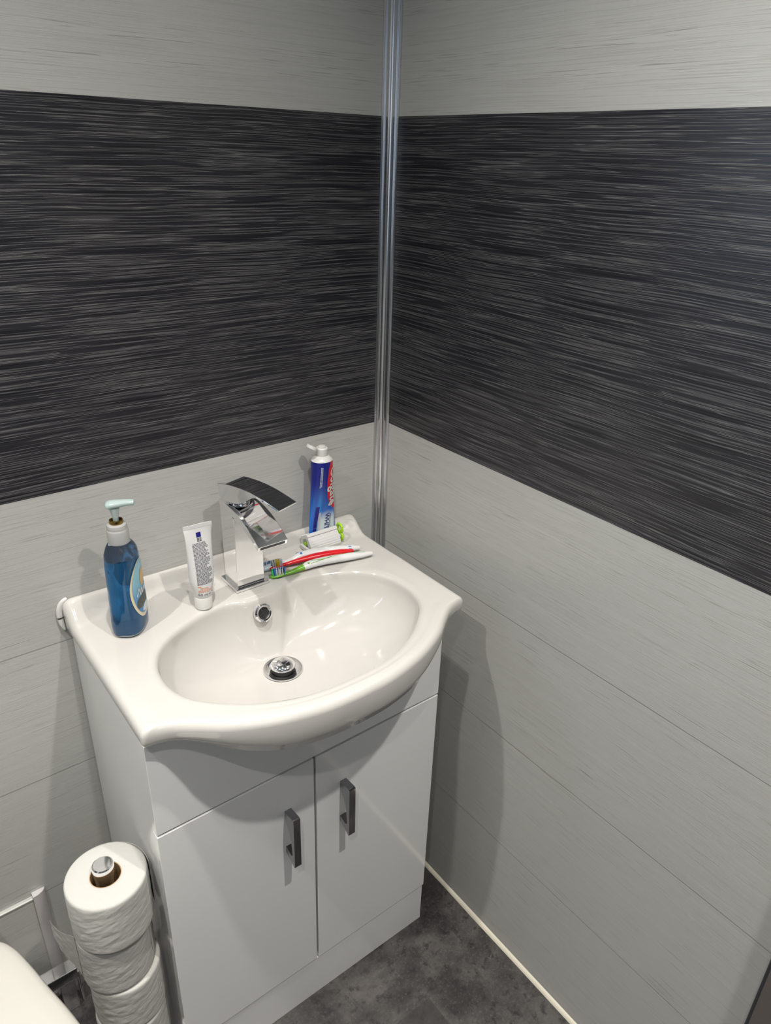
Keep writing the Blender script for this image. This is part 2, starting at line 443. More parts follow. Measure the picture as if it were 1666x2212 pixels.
# overflow ring
oc = Vector((XC-0.001, -0.1402, 0.7845)); nrm = Vector((0.02, -0.93, 0.37)).normalized()
Rr = nrm.to_track_quat('Z', 'Y').to_matrix()
ovf = G().lathe([(0.0094, -0.004), (0.0094, 0.0012), (0.0105, 0.0026), (0.0130, 0.0030), (0.0155, 0.0012), (0.0158, -0.004)], oc, 36, False, False, Rr)
ov = ovf.obj('overflow_ring', M_chrome, basin); ov['label'] = 'round chrome overflow ring'
hl = G().lathe([(0.0095, -0.0014), (0.0095, -0.0010)], oc, 28, True, True, Rr).obj('overflow_hole', simple('overflow_dark', (0.01, 0.01, 0.01), 0.6), basin)
g = G()
for a in (0, pi/2):
    e = Rr @ Vector((cos(a+.3), sin(a+.3), 0)); e2 = Rr @ Vector((-sin(a+.3), cos(a+.3), 0))
    q = [oc-nrm*0.0006+e*0.0094+e2*0.0005, oc-nrm*0.0006-e*0.0094+e2*0.0005, oc-nrm*0.0006-e*0.0094-e2*0.0005, oc-nrm*0.0006+e*0.0094-e2*0.0005]
    g.prism(q, None, nrm*0.0005)
g.obj('overflow_spokes', simple('dull_metal', (0.2, 0.2, 0.2), 0.3, metal=1.0), basin)
# waste: flange and domed plug
dc = (DR.x, DR.y, DRZ)
wf = G().lathe([(0.018, -0.012), (0.0185, -0.001), (0.021, 0.0004), (0.029, 0.0030), (0.0318, 0.0035), (0.0322, 0.0018), (0.031, 0.0)], dc, 48, False, False).obj('waste_flange', M_chrome, basin)
wf['label'] = 'chrome waste flange'
prf = [(0.0, 0.0165), (0.004, 0.0163), (0.009, 0.0152), (0.014, 0.0132), (0.0180, 0.0105), (0.0203, 0.0078), (0.0206, 0.0062), (0.0195, 0.0052), (0.012, 0.0045), (0.008, 0.003), (0.008, -0.01)]
prf = [(r_, z_+0.003) for r_, z_ in prf]
G().lathe([(0.0172, -0.012), (0.0178, 0.006), (0.0185, 0.0078)], dc, 40).obj('plug_gap_fill', simple('plug_gap_black', (0.008, 0.008, 0.008), 0.5), basin, angle=60)  # black stem added so the gap under the plug looks shaded
wp = G().lathe(prf[1:], dc, 48, True, True).obj('waste_plug', M_chrome, basin, angle=70); wp['label'] = 'domed chrome plug'
G().lathe([(0.0183, -0.0125), (0.0183, -0.0120)], dc, 32).obj('waste_hole', M_gap, basin)
# sealant against the wall at the left end
sp_ = catmull([(XC-HW-0.0010, -0.0042, 0.786), (XC-HW-0.0035, -0.0042, 0.796), (XC-HW-0.0045, -0.0042, 0.810), (XC-HW-0.0030, -0.0042, 0.824), (XC-HW+0.0020, -0.0042, 0.834), (XC-HW+0.0100, -0.0040, 0.839)], 5)
g = G(); g.tube(sp_, [(0.0035, 0.0008+0.0042*sin(pi*min(1, (i+1)/(len(sp_)+1)))**0.6) for i in range(len(sp_))], 14)
s_ = g.obj('sealant', M_silw, basin, angle=80); s_['label'] = 'white sealant bead'

# ================================================================== VANITY CABINET
XL, XR, YF = -0.6132, -0.0944, -0.3045
XM, ZS, ZD = -0.3545, 0.6047, 0.1028
cab = thing('vanity_cabinet', 'gloss white two-door vanity cabinet standing under the washbasin', 'cabinet', (XM, -0.15, 0.0))
TOP = 0.7700
T = 0.016
yb = YF+0.018
G().box(XL+0.0015, XL+T, yb, -0.002, 0.0, TOP, 0.0005).obj('side_panel', M_cab, cab)
G().box(XR-T, XR-0.0015, yb, -0.002, 0.0, TOP, 0.0005).obj('side_panel', M_cab, cab)
G().box(XL+T, XR-T, yb+0.005, -0.002, 0.085, 0.101, 0.0).obj('bottom_panel', M_cab, cab)
G().box(XL+T, XR-T, -0.012, -0.004, 0.10, 0.60, 0.0).obj('back_panel', M_cab, cab)
# fascia with a cut-out that follows the belly of the basin
outU = radial([(p.x, p.y) for p in outP], (CU.x, CU.y))
def belly(x, y):
    a = math.atan2(y-CU.y, x-CU.x); return under_h(math.hypot(x-CU.x, y-CU.y)/outU(a), x)
poly = [(XL, ZS+0.003), (XR, ZS+0.003)]
xs = [XR-(XR-XL)*i/48 for i in range(49)]
poly += [(x, min(TOP, min(belly(x, YF), belly(x, YF+0.0165))-0.0006)) for x in xs]
g = G(); g.prism([(x, YF, z) for x, z in poly], None, (0, 0.0165, 0)); g.obj('fascia', M_cab, cab, angle=20, bevel=0.0006)
M_hand = simple('chrome_dark_reflection', (0.30, 0.30, 0.32), 0.07, metal=1.0)  # dark reflections put into the chrome's own colour
for sx, (a, b_) in ((-1, (XL, XM-0.002)), (1, (XM+0.002, XR))):
    d = G().box(a, b_, YF, YF+0.0165, ZD+0.0012, ZS-0.0012, 0.0008).obj('door', M_cab, cab)
    d['label'] = 'left door' if sx < 0 else 'right door'
    hx = -0.4065 if sx < 0 else -0.2995
    g = G()
    # side profile of the strap handle: top plate, front bar, short lower standoff
    P = [(YF, 0.5245), (-0.3300, 0.5265), (-0.3325, 0.5245), (-0.3325, 0.4215), (-0.3300, 0.4185), (-0.3265, 0.4215), (YF, 0.4330),
         (YF, 0.4450), (-0.3215, 0.4395), (-0.3255, 0.4440), (-0.3225, 0.4700), (-0.3150, 0.4960), (YF, 0.5120)]
    g.prism([(hx-0.0062, y, z) for y, z in P], None, (0.0124, 0, 0))
    h = g.obj('handle', M_hand, d, angle=25, bevel=0.0005); h['label'] = 'chrome strap handle'
g = G().box(XL+0.002, XR-0.002, YF+0.0015, YF+0.0175, 0.0, ZD-0.001, 0.0006); g.obj('plinth', M_cab, cab)
G().box(XM-0.006, XM+0.006, yb, yb+0.004, ZD, ZS, 0).obj('door_gap_strip', M_gap, cab)  # dark strip set behind the doors so their gap reads dark

# ================================================================== TAP
TX, TY = -0.343, -0.0735
tap = thing('basin_tap', 'chrome square waterfall mixer tap standing on the back of the basin', 'tap', (TX, TY, 0.811))
g = G().box(TX-0.030, TX+0.030, TY-0.0295, TY+0.0295, 0.8122, 0.8175, 0.0010); g.obj('base_plate', M_chrome, tap)
g = G(); BP = [(TY+0.0225, 0.8175), (TY-0.0235, 0.8175), (TY-0.0235, 0.944), (TY-0.010, 0.950), (TY+0.0225, 0.950)]
g.prism([(TX-0.0245, y, z) for y, z in BP], None, (0.049, 0, 0)); g.obj('body', M_chrome, tap, angle=30, bevel=0.0008)
# open waterfall spout: curved plate
up = catmull([(0, -0.051, 0.9625), (0, -0.072, 0.963), (0, -0.098, 0.961), (0, -0.122, 0.9565), (0, -0.143, 0.949), (0, -0.161, 0.940), (0, -0.178, 0.930)], 6)
lo = catmull([(0, -0.051, 0.949), (0, -0.075, 0.9495), (0, -0.100, 0.9475), (0, -0.125, 0.9425), (0, -0.145, 0.936), (0, -0.160, 0.930), (0, -0.1745, 0.9215)], 6)
g = G(); g.prism([(TX-0.0255, p.y, p.z) for p in up] + [(TX-0.0255, p.y, p.z) for p in lo[::-1]], None, (0.051, 0, 0)); sp = g.obj('spout', M_chrome, tap, angle=30, bevel=0.0007)
g = G(); e0 = up[-1]; e1 = lo[-1]
c0 = (e0+e1)/2; dn = (e0-e1).normalized(); fw = Vector((0, -dn.z, dn.y)).normalized()
if fw.y > 0: fw = -fw
q = [c0+fw*0.0002+dn*0.0022, c0+fw*0.0002-dn*0.0022]
g.prism([Vector((TX-0.021, 0, 0))+q[0], Vector((TX-0.021, 0, 0))+q[1], Vector((TX+0.021, 0, 0))+q[1], Vector((TX+0.021, 0, 0))+q[0]], None, fw*0.0004)
g.obj('outlet_slot', M_gap, sp)
# neck below the lever
G().lathe([(0.0165, 0.962), (0.0175, 0.966), (0.0165, 0.9705), (0.013, 0.972)], (TX, TY, 0), 32).obj('cartridge_collar', M_chrome, tap)
# lever, turned a little to the right
th = radians(18.5); fwd = Vector((sin(th), -cos(th), 0)); rt = Vector((cos(th), sin(th), 0)); piv = Vector((TX, TY, 0))
topc = catmull([(-0.0275, 0.9915, 0), (-0.006, 0.9955, 0), (0.028, 0.9958, 0), (0.058, 0.9922, 0), (0.084, 0.986, 0), (0.1015, 0.981, 0)], 6)
undc = catmull([(0.1010, 0.9782, 0), (0.082, 0.9832, 0), (0.062, 0.9875, 0), (0.048, 0.9865, 0), (0.026, 0.972, 0), (0.012, 0.9665, 0), (-0.008, 0.9655, 0), (-0.024, 0.9695, 0)], 6)
g = G(); g.prism([piv+fwd*p.x-rt*0.0205+Vector((0, 0, p.y)) for p in topc+undc], None, rt*0.041); g.obj('lever', M_chrome, tap, angle=25, bevel=0.0007)

# ================================================================== SOAP BOTTLE
BC = Vector((-0.5450, -0.0925, 0.8123)); nb = Vector((0.82, -0.572, 0)).normalized(); bb = Vector((0.572, 0.82, 0)).normalized()
bot = thing('soap_bottle', 'clear pump bottle of blue hand soap standing at the left of the basin', 'soap dispenser', BC)
# half breadth, half thickness, squareness by height
BPR = [(0.0, .0290, .0180, 2.8), (0.0015, .0325, .0212, 2.8), (0.005, .0345, .0232, 2.8), (0.020, .0355, .0240, 2.7), (0.045, .0352, .0232, 2.6), (0.07, .0345, .0228, 2.5),
       (0.095, .0340, .0228, 2.4), (0.115, .0330, .0228, 2.3), (0.130, .0300, .0220, 2.2), (0.139, .0240, .0190, 2.1), (0.144, .0180, .0160, 2.0), (0.147, .0135, .0135, 2.0), (0.150, .0130, .0130, 2.0)]
def bprof(z):
    for a, c in zip(BPR, BPR[1:]):
        if z <= c[0]:
            t = (z-a[0])/(c[0]-a[0]); return [a[i]+(c[i]-a[i])*t for i in (1, 2, 3)]
    return list(BPR[-1][1:])
def bsurf(ang, z, off=0.0):
    A, B, e = bprof(z); c, s = cos(ang), sin(ang)
    x = (A+off)*math.copysign(abs(s)**(2/e), s); y = (B+off)*math.copysign(abs(c)**(2/e), c)
    return BC + bb*x + nb*y + Vector((0, 0, z))
zs = []
for a, c in zip(BPR, BPR[1:]):
    k = max(1, int((c[0]-a[0])/0.004))
    zs += [a[0]+(c[0]-a[0])*i/k for i in range(k)]
zs.append(BPR[-1][0])
M_clear, nt, b = mat('clear_plastic'); setp(b, color=(0.90, 0.96, 0.97), rough=0.03, trans=1.0, ior=1.12)
M_gel, nt, b = mat('blue_gel'); n = N(nt); setp(b, color=(0.03, 0.17, 0.40), rough=0.04, trans=0.86, ior=1.33, coat=0.6, coatr=0.03)
g = G(); g.rings([[bsurf(2*pi*j/56, z) for j in range(56)] for z in zs]); g.obj('bottle', M_clear, bot, angle=60)
g = G(); gz = [z for z in zs if 0.002 < z < 0.128]
g.rings([[bsurf(2*pi*j/56, z, -0.0012) for j in range(56)] for z in gz]); gl = g.obj('liquid', M_gel, bot, angle=60); gl['label'] = 'blue liquid soap'
M_cap = simple('frosted_cap', (0.60, 0.60, 0.59), 0.25, trans=0.45)
G().lathe([(0.0135, 0.1445), (0.0150, 0.1455), (0.0152, 0.164), (0.0146, 0.166), (0.0140, 0.1668), (0.0142, 0.170), (0.0132, 0.1735), (0.0105, 0.175)], BC, 40).obj('collar', M_cap, bot, angle=30)
M_brass = simple('brass', (0.36, 0.23, 0.07), 0.25, metal=1.0)
G().lathe([(0.0060, 0.175), (0.0092, 0.175), (0.0098, 0.178), (0.0092, 0.1805), (0.0070, 0.181), (0.0060, 0.178)], BC, 36, False, False).obj('ring', M_brass, bot)
M_pump = simple('pale_aqua_plastic', (0.60, 0.72, 0.71), 0.2, trans=0.45)
ps = Vector(BC)
g = G().lathe([(0.0038, 0.172), (0.0040, 0.182), (0.0058, 0.192), (0.0075, 0.199)], BC, 24)
g.obj('pump_stem', M_pump, bot)
pd = Vector((0.86, -0.51, 0)).normalized()
hp = catmull([BC+Vector((0, 0, 0.2015))-pd*0.0095, BC+Vector((0, 0, 0.2040))-pd*0.004, BC+Vector((0, 0, 0.2055))+pd*0.008, BC+Vector((0, 0, 0.2065))+pd*0.018, BC+Vector((0, 0, 0.2065))+pd*0.028], 5)
hr = [(0.0035+0.0065*sin(pi*min(1, (i+0.6)/7)) if i < 5 else 0.0098-0.0052*((i-5)/15), (0.0030+0.0030*sin(pi*min(1, (i+1)/9))) if i < 5 else 0.0058-0.0018*((i-5)/15)) for i in range(len(hp))]
g = G().tube(hp, hr, 16); g.obj('pump_head', M_pump, bot, angle=50)
# oval label wrapped on the broad face: patch(u along breadth, v height)
def lab(u, v, off):
    z = 0.070+v; A, B, e = bprof(z); s = max(-0.97, min(0.97, u/A))
    a = math.asin(math.copysign(abs(s)**(e/2), s)); return bsurf(a, z, off)
def oval(cx, cy, a, b_, off, sq=2.0, n=48, rr=6):
    g = G(); rg = []
    for k in range(rr, 0, -1):
        f = k/rr
        rg.append([lab(cx+a*f*math.copysign(abs(cos(t))**(2/sq), cos(t)), cy+b_*f*math.copysign(abs(sin(t))**(2/sq), sin(t)), off) for t in [2*pi*j/n for j in range(n)]])
    g.rings(rg, False, True); return g
M_l1 = simple('label_cream', (0.68, 0.60, 0.42), 0.4); M_l3 = simple('label_amber', (0.60, 0.38, 0.14), 0.4)
M_l4 = simple('label_dark', (0.05, 0.06, 0.05), 0.4); M_l5 = simple('label_pale', (0.62, 0.70, 0.72), 0.4)
M_l2, nt, b = mat('label_blue'); n = N(nt); v_, x_, y_, z_ = n.obj(); setp(b, rough=0.35)
n.link(n.mix(n.ramp(n.m('ADD', z_, n.m('MULTIPLY', n.noise(v_, 80.0, 2.0), 0.02)), 0.05, 0.11), (0.05, 0.22, 0.50), (0.25, 0.50, 0.60)), b.inputs['Base Color'])
lb = oval(0, 0.0, 0.0295, 0.047, 0.0006, 2.2).obj('label', M_l1, bot, angle=80); lb['label'] = 'oval cream and blue soap label'
oval(0, 0.002, 0.0262, 0.0430, 0.0010, 2.2).obj('label_picture', M_l2, lb, angle=80)
oval(0.004, 0.016, 0.010, 0.014, 0.0013, 2).obj('label_picture', M_l3, lb, angle=80)
oval(-0.004, -0.019, 0.018, 0.009, 0.0013, 3.5).obj('label_panel', M_l4, lb, angle=80)
oval(0.004, -0.034, 0.014, 0.006, 0.0013, 2).obj('label_picture', M_l5, lb, angle=80)
def squig(pts, wdt, off=0.0016):
    P = catmull([(x, y, 0) for x, y in pts], 6); g = G(); rg = []
    for i, p in enumerate(P):
        t = (P[min(i+1, len(P)-1)]-P[max(0, i-1)]).normalized(); nn = Vector((-t.y, t.x, 0))*wdt
        rg.append([lab(p.x+nn.x, p.y+nn.y, off), lab(p.x-nn.x, p.y-nn.y, off)])
    return g.rings(rg, False, False, False)
g = squig([(-0.020, -0.006), (-0.014, 0.004), (-0.010, -0.008), (-0.006, 0.002), (-0.002, -0.008), (0.004, -0.001), (0.008, -0.008), (0.014, 0.000), (0.020, -0.004)], 0.0012)
g.obj('label_script', M_wplas, lb)

# ================================================================== CREAM TUBE (cap down)
NC = Vector((-0.4325, -0.1055, 0.8123))
cr_ = thing('cream_tube', 'small white hand cream tube standing on its cap between the bottle and the tap', 'tube', NC)
G().lathe([(0.0128, 0.0), (0.0137, 0.0012), (0.0141, 0.020), (0.0135, 0.0212)], NC, 40).obj('cap', M_wplas, cr_, angle=35)
tw = radians(3)
def nsurf(a, t, off=0.0):
    """t 0..1 from shoulder to crimp"""
    z = 0.0212 + 0.116*t
    flat = smooth(0.0, 1.0, t)
    wd = 0.0140 + 0.0055*smooth(0, .28, t) + 0.0025*t; tk = 0.0140*(1-flat)**0.8 + 0.0035*sin(pi*t) + 0.0006
    if t < 0.05: wd *= 0.90+2*t; tk *= 0.90+2*t
    lean = Vector((0.0035*t, 0.005*t, 0))
    dent = 0.0
    ex = Vector((cos(tw), sin(tw), 0)); ey = Vector((-sin(tw), cos(tw), 0))
    y_ = (tk+off)*sin(a)
    if t > 0.8: y_ += 0.0035*((t-0.8)/0.2)**2*math.copysign(1, -cos(a))*abs(cos(a))**2
    tilt = 0.0
    return NC + lean + ex*(wd+off)*cos(a) + ey*y_ + Vector((0, 0, z))
g = G(); g.rings([[nsurf(2*pi*j/48, i/30) for j in range(48)] for i in range(31)]); M_tubew = simple('tube_white', (0.62, 0.62, 0.62), 0.28)
tb = g.obj('tube_body', M_tubew, cr_, angle=70)
g = G(); r0 = [nsurf(2*pi*j/48, 1.0, 0.0003) for j in range(48)]; g.rings([r0, [p+Vector((0, 0, 0.006)) for p in r0]]); g.obj('crimp', M_tubew, cr_, angle=60)
def nface(u, v, off=0.0004):
    t = max(0.01, min(0.99, (v-0.0212)/0.116)); P0 = nsurf(0, t).x; P1 = nsurf(pi, t).x
    hw_ = abs(P0-P1)/2; c = max(-0.97, min(0.97, u/hw_)); a = -math.acos(c); return nsurf(a, t, off)
def patch(x0, x1, z0, z1, fn, nx=8, nz=3):
    g = G(); v = [fn(x0+(x1-x0)*i/nx, z0+(z1-z0)*j/nz) for j in range(nz+1) for i in range(nx+1)]
    f = [[j*(nx+1)+i, j*(nx+1)+i+1, (j+1)*(nx+1)+i+1, (j+1)*(nx+1)+i] for j in range(nz) for i in range(nx)]
    return g.add(v, f)
M_navy = simple('navy_print', (0.008, 0.010, 0.16), 0.4); M_orng = simple('orange_print', (0.75, 0.22, 0.04), 0.4)
M_grey = simple('grey_print', (0.07, 0.07, 0.10), 0.5)
patch(-0.0045, 0.0030, 0.123, 0.1305, nface).obj('logo_square', M_navy, tb)
def shorttext(rnd, x0, x1, z, h, gap=0.35):
    """row of word-sized dashes"""
    g = G(); x = x0
    while x < x1-0.0015:
        wl = rnd.uniform(0.0015, 0.0045); xe = min(x+wl, x1)
        q = patch(x, xe, z, z+h, nface, 2, 1); g.add(q.v, q.f); x = xe+0.0006
    return g
rnd = random.Random(5)
g = G()
for k in range(3):
    q = shorttext(rnd, -0.0042, 0.003, 0.1205-k*0.0020, 0.0012); g.add(q.v, q.f)
z = 0.1135; k = 0
while z > 0.047:
    L_ = rnd.choice([0.021, 0.024, 0.026, 0.019, 0.0255]) if k > 2 else (0.023 if k else 0.021)
    q = shorttext(rnd, -0.0130, -0.0130+L_, z, 0.00085); g.add(q.v, q.f); z -= 0.00205; k += 1
tx = g.obj('small_print', M_grey, tb, smooth=False); tx['kind'] = 'stuff'
g = G()
for k, (a, c) in enumerate(((-0.0125, -0.008), (-0.0095, 0.004), (-0.0095, 0.003), (-0.012, 0.0135), (-0.012, 0.009))):
    q = shorttext(rnd, a, c, 0.0435-k*0.0023, 0.0013 if k == 0 else 0.0008); g.add(q.v, q.f)
g.obj('orange_print', M_orng, tb, smooth=False)
text_geo('50 ml e', 0.0062, lambda u, v: nface(u-0.0125, v+0.0275)).obj('volume_print', M_grey, tb, smooth=False)
text_geo('C', 0.0058, lambda u, v: nface(u+0.0095, v+0.0285), bold=0.0002).obj('recycling_mark', M_black, tb, smooth=False)

# ================================================================== TOOTHPASTE AND SQUEEZER
KC = Vector((-0.1625, -0.0350, 0.8125))
paste = thing('toothpaste_tube', 'blue and red toothpaste tube standing upright with its cap flipped open', 'toothpaste', KC+Vector((0, 0, 0.012)))
ZB, ZT = 0.012, 0.1665
def csurf(a, t, off=0.0):
    z = ZB+(ZT-ZB)*t
    wd = 0.0285 + (0.0200-0.0285)*smooth(0, 1.0, t); tk = 0.0012 + 0.0175*smooth(0.0, 1.0, t)**0.85
    return KC + Vector((0.002*t, 0.001*t, 0)) + Vector(((wd+off)*cos(a), (tk+off)*sin(a), z))
M_tp, nt, b = mat('toothpaste_print'); n = N(nt); setp(b, rough=0.22)
u_, v_ = n.uv()     # u: angle across the front (0 left edge .. 1 right edge), v: height
nz_ = n.noise(n.vec(n.m('MULTIPLY', u_, 2.0), n.m('MULTIPLY', v_, 5.0)), 1.0, 3.0)
base = n.mix(n.ramp(v_, 0.80, 0.25), (0.004, 0.009, 0.19), (0.012, 0.14, 0.55))
swoosh = n.m('MULTIPLY', n.ramp(n.m('ABSOLUTE', n.m('SUBTRACT', u_, 0.36)), 0.10, 0.0), n.ramp(v_, 0.75, 0.40))
base = n.mix(n.m('MULTIPLY', swoosh, 0.6), base, (0.04, 0.30, 0.75))
pale = n.m('MULTIPLY', n.ramp(n.m('ABSOLUTE', n.m('SUBTRACT', u_, 0.62)), 0.30, 0.20), n.ramp(n.m('ADD', v_, n.m('MULTIPLY', nz_, 0.10)), 0.43, 0.26))
base = n.mix(pale, base, (0.66, 0.74, 0.80))
strip = n.m('MULTIPLY', n.m('LESS_THAN', n.m('ABSOLUTE', n.m('SUBTRACT', u_, n.m('MULTIPLY_ADD', v_, 0.10, 0.27))), 0.055), n.m('LESS_THAN', v_, 0.44))
base = n.mix(strip, base, (0.006, 0.01, 0.20))
# red lens shaped field round the name
du = n.m('DIVIDE', n.m('SUBTRACT', u_, 0.88), 0.36); dv = n.m('DIVIDE', n.m('SUBTRACT', v_, 0.74), 0.38)
el = n.m('ADD', n.m('MULTIPLY', du, du), n.m('MULTIPLY', dv, dv))
base = n.mix(n.m('LESS_THAN', el, 1.0), base, (0.62, 0.006, 0.02))
n.link(base, b.inputs['Base Color'])
# body mesh with UV
NA, NT_ = 64, 34
verts = [csurf(2*pi*j/NA, i/NT_)-(KC+Vector((0, 0, 0.012))) for i in range(NT_+1) for j in range(NA)]
faces = [[i*NA+j, i*NA+(j+1) % NA, (i+1)*NA+(j+1) % NA, (i+1)*NA+j] for i in range(NT_) for j in range(NA)]
me = bpy.data.meshes.new('tube_body'); me.from_pydata([tuple(p) for p in verts], [], faces); me.update()
uvl = me.uv_layers.new(name='UVMap')
for pI, p in enumerate(me.polygons):
    for li in p.loop_indices:
        vi = me.loops[li].vertex_index; j = vi % NA; i = vi//NA
        a = 2*pi*j/NA
        if j == 0 and (p.index % NA) == NA-1: a = 2*pi
        a = a if a > 1e-6 or (p.index % NA) != NA-1 else 2*pi
        # front half is pi..2pi : u 0..1 ; back half continues past 1
        uvl.data[li].uv = (2.0 if (p.index % NA) == NA//2-1 and j == NA//2 else (a-pi)/pi if a >= pi-1e-6 else (a+pi)/pi if a > 0 else 1.0, i/NT_)
tbody = link('tube_body', me, M_tp, paste, True, 70)
def cface(s, v, off=0.0005):
    """s = arc position across front in metres from the centre, v height above ZB"""
    t = max(0, min(1, v/(ZT-ZB)))
    R0 = 0.0012+0.0175*smooth(0, 1, t)**0.85; wd = 0.0285-0.0085*smooth(0, 1, t)
    ang = -pi/2 + s/(0.5*(wd+R0) if t > .45 else wd*0.95)
    return csurf(ang, t, off)
def rot_text(body, size, s0, v0, bold=0.0, spacing=1.0):
    # reads from the top downwards, letter tops to the right
    return text_geo(body, size, lambda u, v: cface(s0+v, v0-u), spacing, bold)
tt = rot_text('Colgate', 0.0245, 0.0078, 0.143, 0.0006, 1.02).obj('name_print', M_wplas, tbody, smooth=False)
rot_text('ADVANCED', 0.0072, 0.0122, 0.0475).obj('print', M_navy, tbody, smooth=False)
rot_text('WHITE', 0.0130, 0.0030, 0.0500, 0.0002).obj('print', M_navy, tbody, smooth=False)
rot_text('WHITER TEETH IN 1', 0.0058, -0.0105, 0.0550, 0.0003).obj('print', M_wplas, tbody, smooth=False)
rnd = random.Random(9); g = G()
for r_i, ln in ((0, 0.040), (1, 0.036)):
    x = 0.0
    while x < ln:
        wl = rnd.uniform(0.0015, 0.003); s0 = -0.0115+r_i*0.0022
        q = patch(x, x+wl, 0, 0.0013, lambda u, v: cface(s0+v, 0.146-u), 2, 1); g.add(q.v, q.f); x += wl+0.0005
g.obj('small_print', simple('pale_print', (0.45, 0.5, 0.62), 0.4), tbody, smooth=False)
KT = KC+Vector((0.002, 0.001, 0))
rg = [[csurf(2*pi*j/48, 1.0, 0.0) for j in range(48)]]
for r, z in ((0.0192, 0.1672), (0.017, 0.1700), (0.0120, 0.1745), (0.0100, 0.1755)): rg.append([KT+Vector((r*cos(2*pi*j/48), r*sin(2*pi*j/48), z)) for j in range(48)])
g = G().rings(rg); g.obj('shoulder', M_wplas, paste, angle=60)
cp = G().lathe([(0.0105, 0.1752), (0.0108, 0.1765), (0.0106, 0.1880), (0.0098, 0.1890), (0.0066, 0.1892), (0.0064, 0.1918), (0.0056, 0.1925)], KT, 40).obj('cap', M_wplas, paste, angle=35)
# flip lid, hinged on the left and standing open
hd = Vector((-0.86, 0.05, 0.50)).normalized(); hs = Vector((0.05, 1, 0)).normalized(); hn = hd.cross(hs).normalized()
hc = KT+Vector((-0.0105, 0, 0.1875))+hd*0.011
Rm = Matrix((hd, hs, hn)).transposed()
G().lathe([(0.0094, -0.0028), (0.0100, -0.0022), (0.0100, 0.0022), (0.0092, 0.0028), (0.0078, 0.0024), (0.0076, -0.0008)], hc, 32, True, True, Rm).obj('flip_lid', M_wplas, paste)
G().tube([KT+Vector((-0.0095, 0, 0.1870)), KT+Vector((-0.0125, 0, 0.1890))], 0.0022, 10).obj('hinge', M_wplas, paste)

# squeezer stand gripping the rolled foot of the tube
sq = thing('tube_squeezer', 'white ribbed toothpaste squeezer with a green key at the foot of the tube', 'tube squeezer', (KC.x, KC.y, 0.8120))
x0, x1 = KC.x-0.0385, KC.x+0.0265
def ribbed(x, grow=0.0):
    P = []
    z0 = 0.8124
    # front ribbed face, from the foot up to the lip
    steps = 12
    for i in range(steps+1):
        t = i/steps; y = -0.0600+0.0140*t**1.6; zz = z0+0.003+0.0225*t
        P.append((x, y-(0.0005 if i % 2 else 0.0), zz))
    P += [(x, -0.0470, z0+0.0275), (x, -0.0445, z0+0.0310), (x, -0.0405, z0+0.0310), (x, -0.0385, z0+0.0285)]
    P += [(x, -0.0390, z0+0.0250), (x, -0.0440, z0+0.0150), (x, -0.0480, z0+0.004), (x, -0.0500, z0+0.0), (x, -0.0595, z0)]
    return P
M_sqz = simple('squeezer_white', (0.60, 0.59, 0.58), 0.35)
g = G(); g.prism(ribbed(x0), None, (x1-x0, 0, 0)); g.obj('front_grip', M_sqz, sq, angle=20, bevel=0.0003)
g = G(); z0 = 0.8124
Pb = [(x0-0.002, -0.0280, z0), (x0-0.002, -0.0250, z0+0.010), (x0-0.002, -0.0270, z0+0.024), (x0-0.002, -0.0300, z0+0.024), (x0-0.002, -0.0300, z0+0.008), (x0-0.002, -0.0340, z0)]
g.prism(Pb, None, (x1-x0+0.002, 0, 0)); g.obj('back_grip', M_sqz, sq, angle=20, bevel=0.0004)
M_sqg = simple('squeezer_grey', (0.45, 0.44, 0.46), 0.4)
g = G().box(x0-0.006, x0-0.001, -0.0560, -0.0290, z0, z0+0.009, 0.0015); g.obj('end_plate', M_sqz, sq)
G().tube([(x0-0.0005, -0.0375, z0+0.0095), (x1+0.004, -0.0375, z0+0.0095)], 0.0045, 14).obj('roller', simple('lime_plastic', (0.30, 0.62, 0.02), 0.3), sq)
# figure-eight key
def ringgeo(c, R, r, n=28, m_=10, flat=0.6):
    g = G(); rg = []
    for i in range(n+1):
        a = 2*pi*i/n; ctr = Vector((0, cos(a)*R, sin(a)*R))
        rg.append([Vector(c)+ctr*(1+r*cos(2*pi*j/m_)/R)+Vector((r*flat*sin(2*pi*j/m_), 0, 0)) for j in range(m_)])
    return g.rings(rg, False, False)
M_lime = simple('lime_key', (0.36, 0.66, 0.01), 0.28)
g = ringgeo((x1+0.0060, -0.0460, 0.8385), 0.0078, 0.0034); q = ringgeo((x1+0.0060, -0.0480, 0.8238), 0.0068, 0.0036); g.add(q.v, q.f)
ky = g.obj('key', M_lime, sq, angle=80); ky['label'] = 'lime green winding key'
G().tube([(x1+0.001, -0.0480, 0.8238), (x1+0.0075, -0.0480, 0.8238)], 0.0042, 16).obj('axle', M_sqz, sq)

